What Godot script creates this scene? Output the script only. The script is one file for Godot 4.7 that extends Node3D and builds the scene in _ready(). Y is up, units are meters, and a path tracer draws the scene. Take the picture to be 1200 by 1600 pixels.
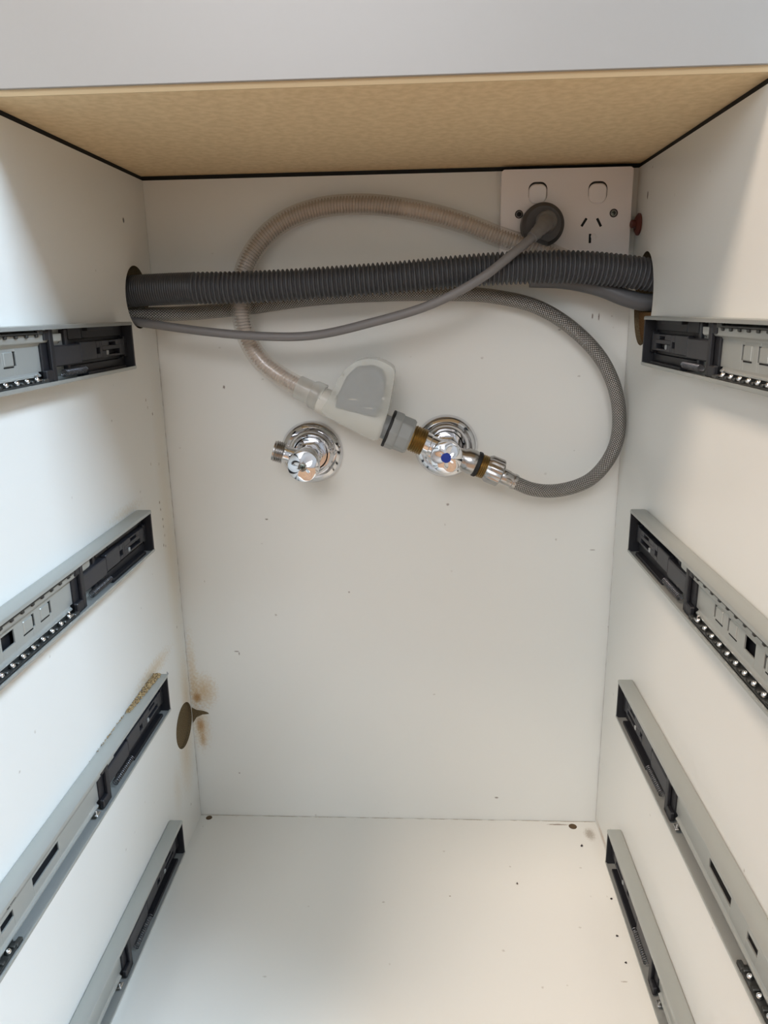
extends Node3D
# An emptied drawer cabinet under a benchtop: taps, hoses, power socket at its back, drawer slides on its sides. Metres, y up, the cabinet's back wall at z = 0.

const W := 0.21            # half the inner width
const H := 0.6335          # inner height
const FRONT := 0.385        # front edge of the side panels

var M := {}
var xf := Transform3D.IDENTITY   # applied to every vertex that is added
var group_now := 0

func V(x: float, y: float, z: float) -> Vector3:
	return Vector3(x, y, z)

# ---------------------------------------------------------------- naming and tagging
func numbered(called: String, parent: Node) -> String:
	if not parent.has_node(NodePath(called)):
		return called
	var n := 1
	while parent.has_node(NodePath("%s_%03d" % [called, n])):
		n += 1
	return "%s_%03d" % [called, n]

func tag(o: Node3D, label: String, category: String, group := "", kind := "") -> Node3D:
	if label: o.set_meta("label", label)
	if category: o.set_meta("category", category)
	if group: o.set_meta("group", group)
	if kind: o.set_meta("kind", kind)
	return o

func thing(called: String, label: String, category: String, at := Vector3.ZERO, group := "") -> Node3D:
	var o := Node3D.new()
	o.name = numbered(called, self)
	add_child(o, true)
	o.position = at
	tag(o, label, category, group)
	return o

func obj(called: String, st: SurfaceTool, mat: Material, parent: Node = self, label := "") -> MeshInstance3D:
	st.generate_normals()
	var o := MeshInstance3D.new()
	o.mesh = st.commit()
	o.material_override = mat
	o.name = numbered(called, parent)
	if parent != self:
		o.position = -offset_of(parent)
	parent.add_child(o, true)
	if label: o.set_meta("label", label)
	return o

func offset_of(n: Node) -> Vector3:      # so that all shapes can be written in the scene's own coordinates
	var p := Vector3.ZERO
	while n != self:
		p += (n as Node3D).position
		n = n.get_parent()
	return p

func struct(called: String, st: SurfaceTool, mat: Material, label: String) -> MeshInstance3D:
	var o := obj(called, st, mat)
	tag(o, label, called.split("_")[0], "", "structure")
	return o

# ---------------------------------------------------------------- mesh building
func begin() -> SurfaceTool:
	var st := SurfaceTool.new()
	st.begin(Mesh.PRIMITIVE_TRIANGLES)
	return st

func sharp(st: SurfaceTool) -> void:
	st.set_smooth_group(-1)

func tri(st: SurfaceTool, a: Vector3, b: Vector3, c: Vector3, ua := Vector2.ZERO, ub := Vector2.ZERO, uc := Vector2.ZERO) -> void:
	# a, b, c run counter-clockwise seen from outside
	var turned := xf.basis.determinant() < 0.0
	st.set_uv(ua); st.add_vertex(xf * a)
	if turned:
		st.set_uv(ub); st.add_vertex(xf * b)
		st.set_uv(uc); st.add_vertex(xf * c)
	else:
		st.set_uv(uc); st.add_vertex(xf * c)
		st.set_uv(ub); st.add_vertex(xf * b)

func face(st: SurfaceTool, pts: Array, out: Vector3, uv = null) -> void:
	# a convex polygon, turned so that its normal points along out
	var n: Vector3 = (pts[1] - pts[0]).cross(pts[2] - pts[0])
	var p := pts.duplicate()
	if n.dot(out) < 0.0: p.reverse()
	for i in range(1, p.size() - 1):
		if uv != null: tri(st, p[0], p[i], p[i + 1], uv.call(p[0]), uv.call(p[i]), uv.call(p[i + 1]))
		else: tri(st, p[0], p[i], p[i + 1])

func box(st: SurfaceTool, lo: Vector3, hi: Vector3, ch := 0.0, uv = null) -> void:
	sharp(st)
	var c := (lo + hi) / 2.0
	var h := (hi - lo).abs() / 2.0
	var k: float = min(ch, min(h.x, min(h.y, h.z)) * 0.9)
	for ax in 3:
		var u := (ax + 1) % 3
		var v := (ax + 2) % 3
		for s in [-1.0, 1.0]:
			var q := []
			for e in [[-1, -1], [1, -1], [1, 1], [-1, 1]]:
				var p := Vector3.ZERO
				p[ax] = s * h[ax]; p[u] = e[0] * (h[u] - k); p[v] = e[1] * (h[v] - k)
				q.append(c + p)
			var d := Vector3.ZERO
			d[ax] = s
			face(st, q, d, uv)
		if k <= 0.0: continue
		for s in [-1.0, 1.0]:
			for t in [-1.0, 1.0]:
				var q := []
				for e in [[0, -1], [0, 1], [1, 1], [1, -1]]:
					var p := Vector3.ZERO
					p[ax] = e[1] * (h[ax] - k)
					p[u] = s * (h[u] - (k if e[0] == 0 else 0.0))
					p[v] = t * (h[v] - (0.0 if e[0] == 0 else k))
					q.append(c + p)
				var d := Vector3.ZERO
				d[u] = s; d[v] = t
				face(st, q, d, uv)
	if k > 0.0:
		for a in [-1.0, 1.0]:
			for b in [-1.0, 1.0]:
				for e in [-1.0, 1.0]:
					var d := V(a, b, e)
					var q := []
					for ax in 3:
						var p := d * (h - Vector3.ONE * k)
						p[ax] = d[ax] * h[ax]
						q.append(c + p)
					face(st, q, d, uv)

func frame_of(dir: Vector3) -> Basis:     # a basis whose z runs along dir
	var z := dir.normalized()
	var up := Vector3.UP if abs(z.y) < 0.9 else Vector3.RIGHT
	var x := up.cross(z).normalized()
	return Basis(x, z.cross(x), z)

func lathe(st: SurfaceTool, prof: Array, at: Vector3, dir: Vector3, segs := 40, radial = null) -> void:
	# prof: Vector2(radius, height along dir), outside to the right when walking it upwards; hard edges where it bends by more than 35 degrees
	var b := frame_of(dir)
	var g := 1
	for i in prof.size() - 1:
		if i > 0:
			var d0: Vector2 = (prof[i] - prof[i - 1]).normalized()
			var d1: Vector2 = (prof[i + 1] - prof[i]).normalized()
			if d0.dot(d1) < 0.82: g += 1
		st.set_smooth_group(g)
		for k in segs:
			var q := []
			for e in [[i, k], [i, k + 1], [i + 1, k + 1], [i + 1, k]]:
				var a: float = TAU * (e[1] % segs) / segs
				var r: float = prof[e[0]].x
				var h: float = prof[e[0]].y
				if radial != null:
					var m: Vector2 = radial.call(r, h, a)
					r = m.x; h = m.y
				q.append(at + b * V(cos(a) * r, sin(a) * r, h))
			if prof[i].x > 1e-7: tri(st, q[0], q[1], q[2])
			if prof[i + 1].x > 1e-7: tri(st, q[0], q[2], q[3])

func cyl(st: SurfaceTool, a: Vector3, b: Vector3, r: float, segs := 28, ch := 0.0004, r2 := -1.0) -> void:
	var l := a.distance_to(b)
	var re := r if r2 < 0.0 else r2
	lathe(st, [Vector2(0, 0), Vector2(r - ch, 0), Vector2(r, ch), Vector2(re, l - ch), Vector2(re - ch, l), Vector2(0, l)], a, b - a, segs)

func spline(ctl: Array, step: float) -> Array:     # centripetal-ish Catmull-Rom through the points, sampled at even steps
	var dense := []
	for i in ctl.size() - 1:
		var p0: Vector3 = ctl[max(i - 1, 0)]
		var p1: Vector3 = ctl[i]
		var p2: Vector3 = ctl[i + 1]
		var p3: Vector3 = ctl[min(i + 2, ctl.size() - 1)]
		if i == 0: p0 = p1 - (p2 - p1)
		if i == ctl.size() - 2: p3 = p2 + (p2 - p1)
		for k in 24:
			dense.append(p1.cubic_interpolate_in_time(p2, p0, p3, k / 24.0, p1.distance_to(p2), -p0.distance_to(p1), p1.distance_to(p2) + p2.distance_to(p3)))
	dense.append(ctl[-1])
	var out := [dense[0]]
	var left := step
	for i in dense.size() - 1:
		var a: Vector3 = dense[i]
		var b: Vector3 = dense[i + 1]
		var l := a.distance_to(b)
		while l >= left:
			a = a + (b - a) * (left / l)
			l -= left
			out.append(a)
			left = step
		left -= l
	return out

func sweep(st: SurfaceTool, path: Array, radius: Callable, segs := 20, uvk := Vector2.ONE, caps := true) -> void:
	# radius(i, length so far) gives the tube's radius there
	var n := path.size()
	var rings := []
	var lens := []
	var t0: Vector3 = (path[1] - path[0]).normalized()
	var x := frame_of(t0).x
	var run := 0.0
	for i in n:
		var t: Vector3 = (path[min(i + 1, n - 1)] - path[max(i - 1, 0)]).normalized()
		x = (x - t * x.dot(t)).normalized()
		var y := t.cross(x)
		if i > 0: run += path[i].distance_to(path[i - 1])
		var r: float = radius.call(i, run)
		var ring := []
		for k in segs:
			var a := TAU * k / segs
			ring.append(path[i] + (x * cos(a) + y * sin(a)) * r)
		rings.append(ring)
		lens.append(run)
	st.set_smooth_group(0)
	for i in n - 1:
		for k in segs:
			var k2 := (k + 1) % segs
			var u0 := float(k) / segs * uvk.x
			var u1 := float(k + 1) / segs * uvk.x
			var v0: float = lens[i] * uvk.y
			var v1: float = lens[i + 1] * uvk.y
			tri(st, rings[i][k], rings[i][k2], rings[i + 1][k2], Vector2(u0, v0), Vector2(u1, v0), Vector2(u1, v1))
			tri(st, rings[i][k], rings[i + 1][k2], rings[i + 1][k], Vector2(u0, v0), Vector2(u1, v1), Vector2(u0, v1))
	if caps:
		sharp(st)
		face(st, rings[0], path[0] - path[1])
		face(st, rings[n - 1], path[n - 1] - path[n - 2])

func plate(st: SurfaceTool, poly: PackedVector2Array, b: Basis, at: Vector3, h0: float, h1: float, bevel := 0.0) -> void:
	# a flat outline (in b's x and y) given thickness from h0 to h1 along b's z
	if Geometry2D.is_polygon_clockwise(poly): poly.reverse()
	var P := func(p: Vector2, h: float) -> Vector3: return at + b * V(p.x, p.y, h)
	var top := poly
	if bevel > 0.0:
		var off := Geometry2D.offset_polygon(poly, -bevel, Geometry2D.JOIN_MITER)
		if off.size() == 1 and off[0].size() == poly.size():
			# match the offset outline's first point to the nearest one of the outline
			var best := 0
			for i in poly.size():
				if off[0][i].distance_to(poly[0]) < off[0][best].distance_to(poly[0]): best = i
			top = PackedVector2Array()
			for i in poly.size(): top.append(off[0][(best + i) % poly.size()])
		else:
			bevel = 0.0
	var n := poly.size()
	var g := 1
	for i in n:
		var j := (i + 1) % n
		var e0 := (poly[i] - poly[(i + n - 1) % n]).normalized()
		var e1 := (poly[j] - poly[i]).normalized()
		if e0.dot(e1) < 0.8: g += 1
		st.set_smooth_group(g)
		var q := [P.call(poly[i], h0), P.call(poly[j], h0), P.call(poly[j], h1 - bevel), P.call(poly[i], h1 - bevel)]
		tri(st, q[0], q[1], q[2]); tri(st, q[0], q[2], q[3])
		if bevel > 0.0:
			st.set_smooth_group(g + 1000)
			q = [q[3], q[2], P.call(top[j], h1), P.call(top[i], h1)]
			tri(st, q[0], q[1], q[2]); tri(st, q[0], q[2], q[3])
	sharp(st)
	for cap in 2:
		var o: PackedVector2Array = poly if cap == 0 else top
		var ids := Geometry2D.triangulate_polygon(o)
		for i in range(0, ids.size(), 3):
			var z := h0 if cap == 0 else h1
			face(st, [P.call(o[ids[i]], z), P.call(o[ids[i + 1]], z), P.call(o[ids[i + 2]], z)], b.z * (-1.0 if cap == 0 else 1.0))

func rounded(x0: float, y0: float, x1: float, y1: float, r: float, n := 6) -> PackedVector2Array:
	var p := PackedVector2Array()
	for c in [[x1 - r, y1 - r, 0], [x0 + r, y1 - r, 1], [x0 + r, y0 + r, 2], [x1 - r, y0 + r, 3]]:
		for k in n + 1:
			var a: float = PI / 2 * (c[2] + float(k) / n)
			p.append(Vector2(c[0] + r * cos(a), c[1] + r * sin(a)))
	return p

func holed_face(st: SurfaceTool, P: Callable, size: Vector2, holes: Array, out: Vector3, uv: Callable, origin := Vector2.ZERO) -> void:
	# a rectangle of a panel with oval holes: holes = [centre, radii]; P turns (a, b) into a point
	var xs := [origin.x, size.x]
	var ys := [origin.y, size.y]
	for h in holes:
		for s in [-1.0, 1.0]:
			xs.append(clampf(h[0].x + s * (h[1].x + 0.005), origin.x, size.x)); ys.append(clampf(h[0].y + s * (h[1].y + 0.005), origin.y, size.y))
	xs.sort(); ys.sort()
	sharp(st)
	for i in xs.size() - 1:
		for j in ys.size() - 1:
			if xs[i + 1] - xs[i] < 1e-5 or ys[j + 1] - ys[j] < 1e-5: continue
			var mid := Vector2(xs[i] + xs[i + 1], ys[j] + ys[j + 1]) / 2.0
			var inside := false
			for h in holes:
				if abs(mid.x - h[0].x) < h[1].x + 0.005 and abs(mid.y - h[0].y) < h[1].y + 0.005: inside = true
			if inside: continue
			face(st, [P.call(Vector2(xs[i], ys[j])), P.call(Vector2(xs[i + 1], ys[j])), P.call(Vector2(xs[i + 1], ys[j + 1])), P.call(Vector2(xs[i], ys[j + 1]))], out, uv)
	for h in holes:
		for k in 48:
			var q := []
			for e in [[k, 0], [k + 1, 0], [k + 1, 1], [k, 1]]:
				var a: float = TAU * e[0] / 48.0
				var d := Vector2(cos(a), sin(a))
				var r: Vector2 = h[1]
				if e[1] == 1:
					d /= max(abs(d.x), abs(d.y))
					r += Vector2.ONE * 0.005
				var c: Vector2 = h[0] + d * r
				q.append(P.call(Vector2(clampf(c.x, origin.x, size.x), clampf(c.y, origin.y, size.y))))
			face(st, q, out, uv)

func tube_wall(st: SurfaceTool, P: Callable, hole: Array, d0: float, d1: float) -> void:
	# the inside of a hole: P takes (a, b, depth)
	var c: Vector3 = P.call(hole[0], (d0 + d1) / 2)
	st.set_smooth_group(7)
	for k in 48:
		var q := []
		for e in [[k, d0], [k + 1, d0], [k + 1, d1], [k, d1]]:
			var a: float = TAU * (e[0] % 48) / 48.0
			q.append(P.call(hole[0] + Vector2(cos(a), sin(a)) * hole[1], e[1]))
		face(st, q, c - (q[0] + q[2]) / 2)

# ---------------------------------------------------------------- materials
func mat(called: String, c: Color, rough: float, metal := 0.0, spec := 0.5) -> StandardMaterial3D:
	var m := StandardMaterial3D.new()
	m.resource_name = called
	m.albedo_color = c
	m.roughness = rough
	m.metallic = metal
	m.metallic_specular = spec
	M[called] = m
	return m

func noise_tex(f: float, seed_: int, a: Color, b: Color, size := 256, mid := -1.0) -> NoiseTexture2D:
	var n := FastNoiseLite.new()
	n.seed = seed_; n.frequency = f; n.fractal_octaves = 5
	var t := NoiseTexture2D.new()
	t.width = size; t.height = size; t.seamless = true; t.noise = n
	var g := Gradient.new()
	g.set_color(0, a); g.set_color(1, b)
	t.color_ramp = g
	return t

func spot(im: Image, res: float, at: Vector2, r: Vector2, c: Color, a: float, soft: float, n: FastNoiseLite, ragged := 0.5) -> void:
	# wear or dirt with an outline of its own: at and r in metres of the panel, soft 0..1 the share of the radius that fades
	var c0 := at / res
	var rr := r / res
	for y in range(int(max(0, c0.y - rr.y * 1.4)), int(min(im.get_height() - 1, c0.y + rr.y * 1.4)) + 1):
		for x in range(int(max(0, c0.x - rr.x * 1.4)), int(min(im.get_width() - 1, c0.x + rr.x * 1.4)) + 1):
			var d := Vector2((x + 0.5 - c0.x) / max(rr.x, 0.5), (y + 0.5 - c0.y) / max(rr.y, 0.5)).length()
			d += n.get_noise_2d(x * 3.0, y * 3.0) * ragged
			var k := clampf((1.0 - d) / max(soft, 0.05), 0.0, 1.0) * a
			if k > 0.0:
				im.set_pixel(x, y, im.get_pixel(x, y).lerp(c, k))

func panel_image(w: float, h: float, res: float, seed_: int, base: Color) -> Image:
	var im := Image.create(int(w / res), int(h / res), false, Image.FORMAT_RGB8)
	im.fill(base)
	var n := FastNoiseLite.new()
	n.seed = seed_; n.frequency = 0.9
	var rng := RandomNumberGenerator.new()
	rng.seed = seed_
	for i in 26:      # faint specks and scuffs anywhere
		spot(im, res, Vector2(rng.randf() * w, rng.randf() * h), Vector2(rng.randf_range(0.0006, 0.0016), rng.randf_range(0.0005, 0.0014)), Color(0.45, 0.4, 0.34), rng.randf_range(0.12, 0.4), 0.6, n, 0.6)
	return im

func panel_mat(called: String, im: Image) -> StandardMaterial3D:
	var m := mat(called, Color.WHITE, 0.3)
	m.albedo_texture = ImageTexture.create_from_image(im)
	m.texture_repeat = false
	return m

const WHITE := Color(0.86, 0.855, 0.83)

func make_materials() -> void:
	mat("white_melamine", WHITE, 0.3)
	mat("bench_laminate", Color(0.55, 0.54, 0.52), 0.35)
	var f := mat("mdf", Color(1, 1, 1), 0.85, 0.0, 0.3)
	f.albedo_texture = noise_tex(0.05, 5, Color(0.82, 0.725, 0.565), Color(0.90, 0.81, 0.655))
	f.uv1_triplanar = true; f.uv1_world_triplanar = true; f.uv1_scale = V(9, 9, 9)
	mat("mdf_edge", Color(0.80, 0.72, 0.58), 0.8, 0.0, 0.3)
	var c := mat("chipboard", Color(1, 1, 1), 0.9, 0.0, 0.2)
	c.albedo_texture = noise_tex(0.12, 9, Color(0.27, 0.225, 0.155), Color(0.56, 0.49, 0.375))
	c.uv1_triplanar = true; c.uv1_world_triplanar = true; c.uv1_scale = V(28, 28, 28)
	var tb := mat("torn_board", Color(1, 1, 1), 0.95, 0.0, 0.2)
	tb.albedo_texture = noise_tex(0.15, 19, Color(0.26, 0.185, 0.11), Color(0.56, 0.42, 0.27))
	tb.uv1_triplanar = true; tb.uv1_world_triplanar = true; tb.uv1_scale = V(26, 26, 26)
	mat("gap_shade_black", Color(0.03, 0.03, 0.03), 0.8)  # black standing in for the darkness inside gaps and slots
	mat("steel", Color(0.68, 0.69, 0.67), 0.4, 0.55)
	mat("steel_dull", Color(0.47, 0.48, 0.465), 0.42, 0.8)
	mat("retainer", Color(0.27, 0.275, 0.265), 0.4, 0.6)
	mat("ball_steel", Color(0.9, 0.9, 0.9), 0.08, 1.0)
	mat("black_plastic", Color(0.15, 0.153, 0.17), 0.42)
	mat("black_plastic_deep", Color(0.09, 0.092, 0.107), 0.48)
	mat("spring_wire", Color(0.42, 0.42, 0.43), 0.3, 0.9)
	mat("chrome", Color(0.90, 0.90, 0.91), 0.05, 1.0)
	mat("chrome_worn", Color(0.72, 0.71, 0.70), 0.22, 1.0)
	mat("brass", Color(0.60, 0.50, 0.31), 0.36, 0.9)
	mat("rubber", Color(0.07, 0.07, 0.075), 0.6)
	mat("grey_hose", Color(0.28, 0.285, 0.295), 0.45)
	mat("cuff_grey", Color(0.20, 0.205, 0.215), 0.45)
	mat("cord_grey", Color(0.45, 0.44, 0.435), 0.5)
	mat("smooth_grey", Color(0.33, 0.33, 0.335), 0.45)
	mat("plug_grey", Color(0.275, 0.265, 0.26), 0.45)
	mat("nut_grey", Color(0.56, 0.57, 0.56), 0.4)
	mat("socket_white", Color(0.90, 0.875, 0.86), 0.3)
	mat("socket_dark", Color(0.10, 0.085, 0.075), 0.6)
	mat("screw_metal", Color(0.42, 0.45, 0.42), 0.35, 0.9)
	mat("red_brown", Color(0.33, 0.125, 0.085), 0.5)
	mat("blue_cap", Color(0.05, 0.20, 0.58), 0.4)
	mat("crumb_brown", Color(0.33, 0.26, 0.17), 0.9)
	mat("crumb_dark", Color(0.16, 0.13, 0.11), 0.8)
	mat("rust_dust", Color(1, 1, 1), 0.95)
	M.rust_dust.vertex_color_use_as_albedo = true
	var t := mat("clear_hose", Color(0.88, 0.83, 0.77, 0.16), 0.18)
	t.transparency = BaseMaterial3D.TRANSPARENCY_ALPHA
	var ih := mat("inner_hose", Color(0.82, 0.765, 0.71, 0.62), 0.5)
	ih.transparency = BaseMaterial3D.TRANSPARENCY_ALPHA
	mat("spiral", Color(0.36, 0.32, 0.28), 0.5)
	var a := mat("milky_case", Color(0.84, 0.85, 0.82, 0.34), 0.35)
	a.transparency = BaseMaterial3D.TRANSPARENCY_ALPHA
	mat("milky_body", Color(0.80, 0.79, 0.75), 0.45)
	mat("inner_block", Color(0.46, 0.48, 0.505), 0.5)
	# braided steel: two families of strands that pass over and under each other
	var s := 96
	var hi := Image.create(s, s, false, Image.FORMAT_RGB8)
	var al := Image.create(s, s, false, Image.FORMAT_RGB8)
	for y in s:
		for x in s:
			var p := (float(x) + float(y)) / s * 2.0
			var q := (float(x) - float(y)) / s * 2.0 + 8.0
			var over := (int(floor(p)) + int(floor(q))) % 2 == 0
			var fr: float = fposmod(p if over else q, 1.0)
			var along: float = fposmod(q if over else p, 1.0)
			var h: float = sin(PI * fr) * (0.55 + 0.45 * sin(PI * along))
			hi.set_pixel(x, y, Color(h, h, h))
			var strand: float = 0.5 + 0.5 * abs(sin(PI * fr * 4.0))
			var g: float = 0.22 + 0.70 * h * strand
			al.set_pixel(x, y, Color(g, g * 0.975, g * 0.94))
	var br := mat("braid", Color(1, 1, 1), 0.3, 0.85)
	br.albedo_texture = ImageTexture.create_from_image(al)
	br.heightmap_enabled = true
	br.heightmap_texture = ImageTexture.create_from_image(hi)
	br.heightmap_scale = 0.06
	var fl := mat("timber_floor", Color(1, 1, 1), 0.45)
	fl.albedo_texture = noise_tex(0.03, 21, Color(0.50, 0.38, 0.27), Color(0.66, 0.52, 0.38))
	fl.uv1_triplanar = true; fl.uv1_world_triplanar = true; fl.uv1_scale = V(2, 2, 0.4)
	mat("room_wall", Color(0.66, 0.655, 0.64), 0.8)
	mat("room_ceiling", Color(0.8, 0.8, 0.79), 0.85)
	var lamp := mat("added_lamp_glow", Color(1, 0.93, 0.82), 0.5)
	lamp.emission_enabled = true; lamp.emission = Color(1.0, 0.86, 0.66); lamp.emission_energy_multiplier = 2.0  # glow of the added ceiling panel
	var gl := mat("window_glass", Color(1, 1, 1, 0.05), 0.02)
	gl.transparency = BaseMaterial3D.TRANSPARENCY_ALPHA

# ---------------------------------------------------------------- the scene
func _ready() -> void:
	# camera, sky, lights, exposure
	var cam := Camera3D.new()
	cam.name = "camera"
	cam.fov = 68.81
	cam.near = 0.01
	add_child(cam)
	cam.transform = Transform3D(Basis(V(0.99867, -0.01631, -0.04883), V(0.00299, 0.96523, -0.26139), V(0.05139, 0.26090, 0.96400)).orthonormalized(), V(0.0295, 0.5229, 0.6837))
	cam.current = true
	var env := Environment.new()
	var sky := Sky.new()
	var sm := ProceduralSkyMaterial.new()
	sm.sky_top_color = Color(0.52, 0.66, 0.86); sm.sky_horizon_color = Color(0.80, 0.85, 0.90)
	sm.ground_bottom_color = Color(0.34, 0.34, 0.32); sm.ground_horizon_color = Color(0.62, 0.62, 0.60)
	sky.sky_material = sm
	env.background_mode = Environment.BG_SKY
	env.sky = sky
	env.background_energy_multiplier = 1.0
	env.tonemap_mode = Environment.TONE_MAPPER_LINEAR
	env.tonemap_exposure = 1.06
	env.sdfgi_enabled = true; env.ssao_enabled = true; env.ssil_enabled = true
	var we := WorldEnvironment.new()
	we.name = "world_environment"
	we.environment = env
	add_child(we)
	# added area lights, out of view, at three invented windows and a warm ceiling panel: [name, centre, size, what it faces, energy, colour]
	for w in [["added_roof_light", V(1.55, 2.28, 0.88), Vector2(0.96, 0.6), V(0, -1, 0), 12.8, Color(0.81, 0.90, 1.0)],
			["added_front_light", V(-0.4, 1.8, 2.86), Vector2(1.3, 0.9), V(0, 0, -1), 2.9, Color(0.975, 0.98, 1.0)],
			["added_left_light", V(-1.86, 1.45, 2.2), Vector2(1.0, 1.3), V(1, 0, 0), 2.0, Color(0.9, 0.955, 1.0)],
			["added_ceiling_light", V(-0.9, 2.265, 0.9), Vector2(0.5, 0.5), V(0, -1, 0), 4.25, Color(1.0, 0.91, 0.84)]]:
		var day := AreaLight3D.new()
		day.name = w[0]
		day.area_size = w[2]
		day.light_energy = w[4]
		day.light_color = w[5]
		day.shadow_enabled = true
		day.area_range = 12.0; day.area_attenuation = 2.0
		add_child(day)
		day.look_at_from_position(w[1], w[1] + w[3], Vector3.RIGHT if abs(w[3].y) > 0.5 else Vector3.UP)

	make_materials()
	build_room()
	build_cabinet()
	build_benchtop()
	build_slides()
	build_socket()
	build_hoses()
	build_tap_left()
	build_tap_right()
	build_flood_valve()
	build_small_things()

func build_room() -> void:
	var x0 := -1.9; var x1 := 1.9; var y0 := -0.13; var y1 := 2.3; var z0 := -0.035; var z1 := 2.9; var t := 0.1
	var st := begin(); box(st, V(x0 - t, y0 - t, z0 - t), V(x1 + t, y0, z1 + t)); struct("floor", st, M.timber_floor, "warm timber room floor before the cabinet")
	var rx0 := 1.25; var rx1 := 1.85; var rz0 := 0.4; var rz1 := 1.36       # opening of the added roof window
	st = begin()
	box(st, V(x0 - t, y1, z0 - t), V(rx0, y1 + t, z1 + t)); box(st, V(rx1, y1, z0 - t), V(x1 + t, y1 + t, z1 + t))
	box(st, V(rx0, y1, z0 - t), V(rx1, y1 + t, rz0)); box(st, V(rx0, y1, rz1), V(rx1, y1 + t, z1 + t))
	struct("ceiling", st, M.room_ceiling, "plain white ceiling of the room above the benchtop")
	var roof := Node3D.new(); roof.name = "window_1"; add_child(roof)  # roof window added out of view for cool light
	tag(roof, "small unseen roof window added for light in the ceiling on the right", "window", "", "structure")
	st = begin(); box(st, V(rx0, y1 + 0.06, rz0), V(rx1, y1 + 0.066, rz1)); obj("pane", st, M.window_glass, roof)
	st = begin()
	box(st, V(rx0, y1 + 0.04, rz0), V(rx0 + 0.03, y1 + 0.09, rz1)); box(st, V(rx1 - 0.03, y1 + 0.04, rz0), V(rx1, y1 + 0.09, rz1))
	box(st, V(rx0, y1 + 0.04, rz0), V(rx1, y1 + 0.09, rz0 + 0.03)); box(st, V(rx0, y1 + 0.04, rz1 - 0.03), V(rx1, y1 + 0.09, rz1))
	obj("frame", st, M.socket_white, roof)
	st = begin(); box(st, V(x1, y0, z0), V(x1 + t, y1, z1)); struct("wall_right", st, M.room_wall, "plain room wall on the right")
	st = begin(); box(st, V(x0 - t, y0, z0 - t), V(x1 + t, y1, z0)); struct("wall_back", st, M.room_wall, "plain room wall behind the cabinet and benchtop")
	# walls with an added window each: a ring of four boxes; [wall name, axis across, inner face, outward sign, opening along, opening up, labels]
	for w in [["wall_front", 2, z1, 1.0, -1.05, 0.25, 1.35, 2.25, "plain room wall behind the camera with a broad added window", "broad white framed window added for light in the room wall behind the camera"],
			["wall_left", 0, x0, -1.0, 1.7, 2.7, 0.8, 2.1, "plain room wall on the left with a tall added window", "tall white framed window added for light in the left room wall"]]:
		var f: float = w[2]
		var sg: float = w[3]
		var B := func(a0: float, a1: float, b0: float, b1: float, d0: float, d1: float, into: SurfaceTool) -> void:
			if w[1] == 0: box(into, V(f + sg * d0, b0, a0), V(f + sg * d1, b1, a1))
			else: box(into, V(a0, b0, f + sg * d0), V(a1, b1, f + sg * d1))
		var ends := [z0, z1] if w[1] == 0 else [x0 - t, x1 + t]
		st = begin()
		B.call(ends[0], ends[1], y0, w[6], 0.0, t, st); B.call(ends[0], ends[1], w[7], y1, 0.0, t, st)
		B.call(ends[0], w[4], w[6], w[7], 0.0, t, st); B.call(w[5], ends[1], w[6], w[7], 0.0, t, st)
		struct(w[0], st, M.room_wall, w[8])
		var win := Node3D.new(); win.name = "window_2" if not has_node("window_2") else "window_3"; add_child(win)  # window added out of view for the light it brings
		tag(win, w[9], "window", "", "structure")
		st = begin(); B.call(w[4], w[5], w[6], w[7], 0.05, 0.056, st); obj("pane", st, M.window_glass, win)
		st = begin()
		B.call(w[4], w[5], w[6], w[6] + 0.04, 0.03, 0.08, st); B.call(w[4], w[5], w[7] - 0.04, w[7], 0.03, 0.08, st)
		B.call(w[4], w[4] + 0.04, w[6], w[7], 0.03, 0.08, st); B.call(w[5] - 0.04, w[5], w[6], w[7], 0.03, 0.08, st)
		obj("frame", st, M.socket_white, win)
	var l := thing("added_ceiling_lamp", "unseen square warm light panel added on the ceiling above the cabinet", "lamp", V(-0.9, 2.3, 0.9))
	st = begin(); box(st, V(-1.17, 2.272, 0.63), V(-0.63, 2.3, 1.17), 0.004); obj("lamp_frame", st, M.socket_white, l)  # lamp added out of view as a warm light source
	st = begin(); box(st, V(-1.15, 2.268, 0.65), V(-0.65, 2.272, 1.15)); obj("lamp_diffuser", st, M.added_lamp_glow, l)

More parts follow.
